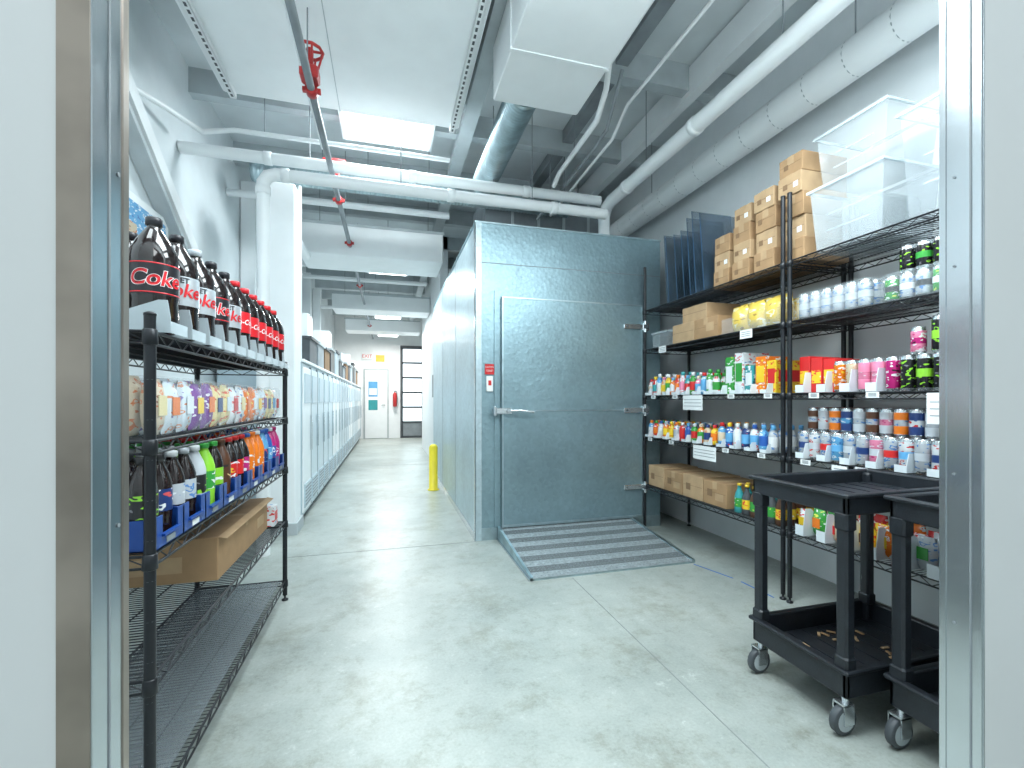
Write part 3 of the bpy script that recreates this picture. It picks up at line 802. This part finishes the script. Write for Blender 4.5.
# ------------------------------------------------------------ left corridor
b=B(); b.box(-1.0,-.765,4.20,4.46,0,3.0,M_white,bv=.01); b.box(-1.02,-.745,4.18,4.48,0,.1,M_grey); b.build('column')
for i in range(10):
    b=B(); ya=4.52+i*.92; yb=ya+.88
    b.box(-1.46,-.77,ya,yb,.06,1.50,M_cab2,bv=.008)
    b.box(-1.44,-.80,ya+.02,yb-.02,0,.06,M_dark)
    b.box(-1.48,-.745,ya-.01,yb+.01,1.50,1.53,M_white,bv=.004)
    for k in range(2):
        y_=ya+.02+k*.43
        b.box(-.77,-.755,y_,y_+.41,.10,1.46,M_cab if (i+k)%3 else M_white,bv=.005)
        b.box(-.755,-.745,y_+.03,y_+.38,.14,.36,M_cab2)
        for q in range(6): b.box(-.747,-.742,y_+.05,y_+.36,.16+q*.032,.172+q*.032,M_mid)
        b.box(-.755,-.748,y_+.04,y_+.37,1.12,1.40,M_cab2)
        b.box(-.755,-.735,y_+.36,y_+.375,.65,1.0,M_steel)
        b.box(-.77,-.752,y_+.41,y_+.425,.10,1.48,M_mid)
    b.build('storage_cabinet')
b=B()
for i in range(13):
    ya=5.3+i*.62; h=.26+.26*R.random(); m=[M_dark,M_mid,M_cardin,M_black,M_cab2][i%5]
    b.box(-1.25,-.82,ya,ya+.5,1.531,1.531+h,m,bv=.006); b.box(-1.27,-.80,ya-.01,ya+.51,1.531+h-.02,1.531+h+.01,M_grey if i%2 else M_dark)
    if i%3==0: b.box(-1.2,-.85,ya+.06,ya+.4,1.541+h,1.80+h,M_white,bv=.005)
b.build('storage_crate_row')
b=B()
b.tube([(-.95,4.75,1.54),(-.95,4.75,2.5),(-.93,4.85,2.7),(-.90,5.1,2.78),(-.9,5.58,2.8)],.05,M_pipe,14)
b.tube([(-.80,4.6,1.54),(-.80,4.6,3.2)],.02,M_pipe,10)
for y in (5.3,6.4,7.6,8.8,10): b.box(-1.49,-1.35,y,y+.14,1.54,CEIL-.3,M_white)
b.build('riser_pipe')
b=B()
def beam(p,q,w,d,m):
    p=Vector(p);q=Vector(q);t=(q-p).normalized();n=Vector((1,0,0));u=t.cross(n)
    vs=[]
    for s_ in (p,q):
        for (a,c) in ((-1,0),(1,0),(1,1),(-1,1)): vs.append(s_+u*(a*w/2)+n*(c*d))
    b.add(vs,[(0,3,2,1),(4,5,6,7),(0,1,5,4),(1,2,6,5),(2,3,7,6),(3,0,4,7)],m)
beam((-1.495,2.75,3.15),(-1.495,4.12,2.15),.10,.09,M_white)
beam((-1.495,2.75,2.98),(-1.495,4.0,2.07),.03,.10,M_grey)
b.build('stair_stringer')
b=B()
b.box(-1.495,-1.46,2.7,3.62,1.55,2.38,M_white); b.box(-1.46,-1.455,2.75,3.57,1.6,2.33,COL['sky']); b.box(-1.455,-1.452,2.9,3.2,1.9,2.2,COL['cream']); b.box(-1.455,-1.452,3.25,3.5,1.7,2.15,M_paper)
b.build('notice_board')
b=B(); b.box(-.70,.02,YB-.03,YB-.001,0,2.08,M_grey); b.box(-.66,-.02,YB-.05,YB-.03,.01,2.04,M_white,bv=.005)
b.box(-.56,-.3,YB-.053,YB-.05,1.25,1.7,SOL['sky']); b.box(-.54,-.32,YB-.055,YB-.053,1.3,1.5,M_paper); b.box(-.56,-.3,YB-.053,YB-.05,.85,1.15,SOL['teal'])
b.tube([(-.09,YB-.05,1.0),(-.09,YB-.10,1.0),(-.2,YB-.10,1.0)],.012,M_silver,8); b.build('door_1')
b=B(); x0,x1=.42,1.6
b.box(x0-.06,x0,YB-.06,YB-.001,0,2.75,M_dark); b.box(x1,x1+.06,YB-.06,YB-.001,0,2.75,M_dark); b.box(x0-.06,x1+.06,YB-.06,YB-.001,2.7,2.8,M_dark)
for i in range(6):
    z=.0+i*.45
    b.box(x0,x1,YB-.045,YB-.001,z,z+.06,M_dark)
    for k in range(2):
        xa=x0+k*(x1-x0)/2
        b.box(xa+.02,xa+(x1-x0)/2-.02,YB-.03,YB-.02,z+.06,z+.45,M_daylight if i>0 else M_mid)
        b.box(xa-.02,xa+.02,YB-.045,YB-.001,z,z+.45,M_dark)
b.build('door_2')
b=B(); b.lathe((.20,YB-.12,.95),[(.05,0,M_redp),(.06,.01,M_redp),(.06,.36,M_redp),(.04,.41,M_redp),(.018,.43,M_dark),(.018,.48,M_dark)],14)
b.tube([(.2,YB-.12,1.42),(.25,YB-.13,1.4),(.27,YB-.13,1.2),(.25,YB-.13,1.0)],.012,M_dark,8); b.box(.18,.22,YB-.07,YB-.002,1.1,1.3,M_dark); b.build('fire_extinguisher')
b=B(); b.box(-.75,-.45,YB-.06,YB-.001,2.35,2.55,M_paper,bv=.005); flat_text(b,text_mesh('EXIT',.14),(-.6,YB-.062,2.45),(1,0,0),SOL['red']); b.build('exit_sign')
b=B(); b.box(-.35,-.1,YB-.015,YB-.001,2.3,2.5,SOL['yellow']); b.build('notice_board')
b=B(); b.box(.775,.80,7.9,8.3,1.2,1.6,M_mid); b.build('electrical_panel')
b=B(); 
for i in range(4): carton(b,.85,1.25,3.9+i*.5,4.3+i*.5,cz+.018,cz+.12+.03*i,M_grey if i%2 else M_cardin)
b.build('cardboard_box_row')

# ------------------------------------------------------------ lights
def area(name,loc,sx,sy,p,col=(.86,.965,1.0),rot=(0,0,0)):
    l=bpy.data.lights.new(name,'AREA'); l.shape='RECTANGLE'; l.size=sx; l.size_y=sy; l.energy=p; l.color=col
    o=bpy.data.objects.new(name,l); o.location=loc; o.rotation_euler=rot; scene.collection.objects.link(o); return o
area('added_fill_front',(.45,1.25,3.05),1.2,.8,60)  # added fill above the frame for the front area, no fixture modelled
area('added_uplight',(.55,1.15,2.55),1.0,.3,14,rot=(math.pi+.35,0,0))  # added unseen uplight to brighten ducts and ceiling, no pendant hangs here
area('added_fill_right',(1.6,1.2,2.9),.8,.8,36)  # added fill out of view near the doorway, not a real fixture
area('added_fill_left',(-.9,1.3,2.9),.5,.8,13)  # added fill out of view on the left, without a fixture
area('ceiling_lamp_mid',(0,4.05,3.45),.7,.36,42)
area('ceiling_lamp_corridor',(0,6.6,2.93),.6,.3,50)
area('ceiling_lamp_corridor_b',(0,9.95,2.88),.6,.3,48)
area('ceiling_lamp_corridor_c',(0,12.5,2.88),.8,.5,70,(1,.96,.90))
area('added_fill_anteroom',(.3,-1.2,3.5),1.5,1.5,58,(.92,.98,1))  # added unseen light behind the camera to light the near wall
w=bpy.data.worlds.new('World'); scene.world=w; w.use_nodes=True
w.node_tree.nodes['Background'].inputs['Color'].default_value=(.8,.92,1,1); w.node_tree.nodes['Background'].inputs['Strength'].default_value=.6

# ------------------------------------------------------------ camera
cam=bpy.data.cameras.new('Camera'); co=bpy.data.objects.new('Camera',cam); scene.collection.objects.link(co)
cam.sensor_width=36; cam.lens=450/1024*36; cam.clip_start=.02
co.location=(0,0,1.15); co.rotation_euler=(math.pi/2,0,-math.atan(124/450)); cam.shift_y=16/1024
scene.camera=co
scene.view_settings.view_transform='Standard'
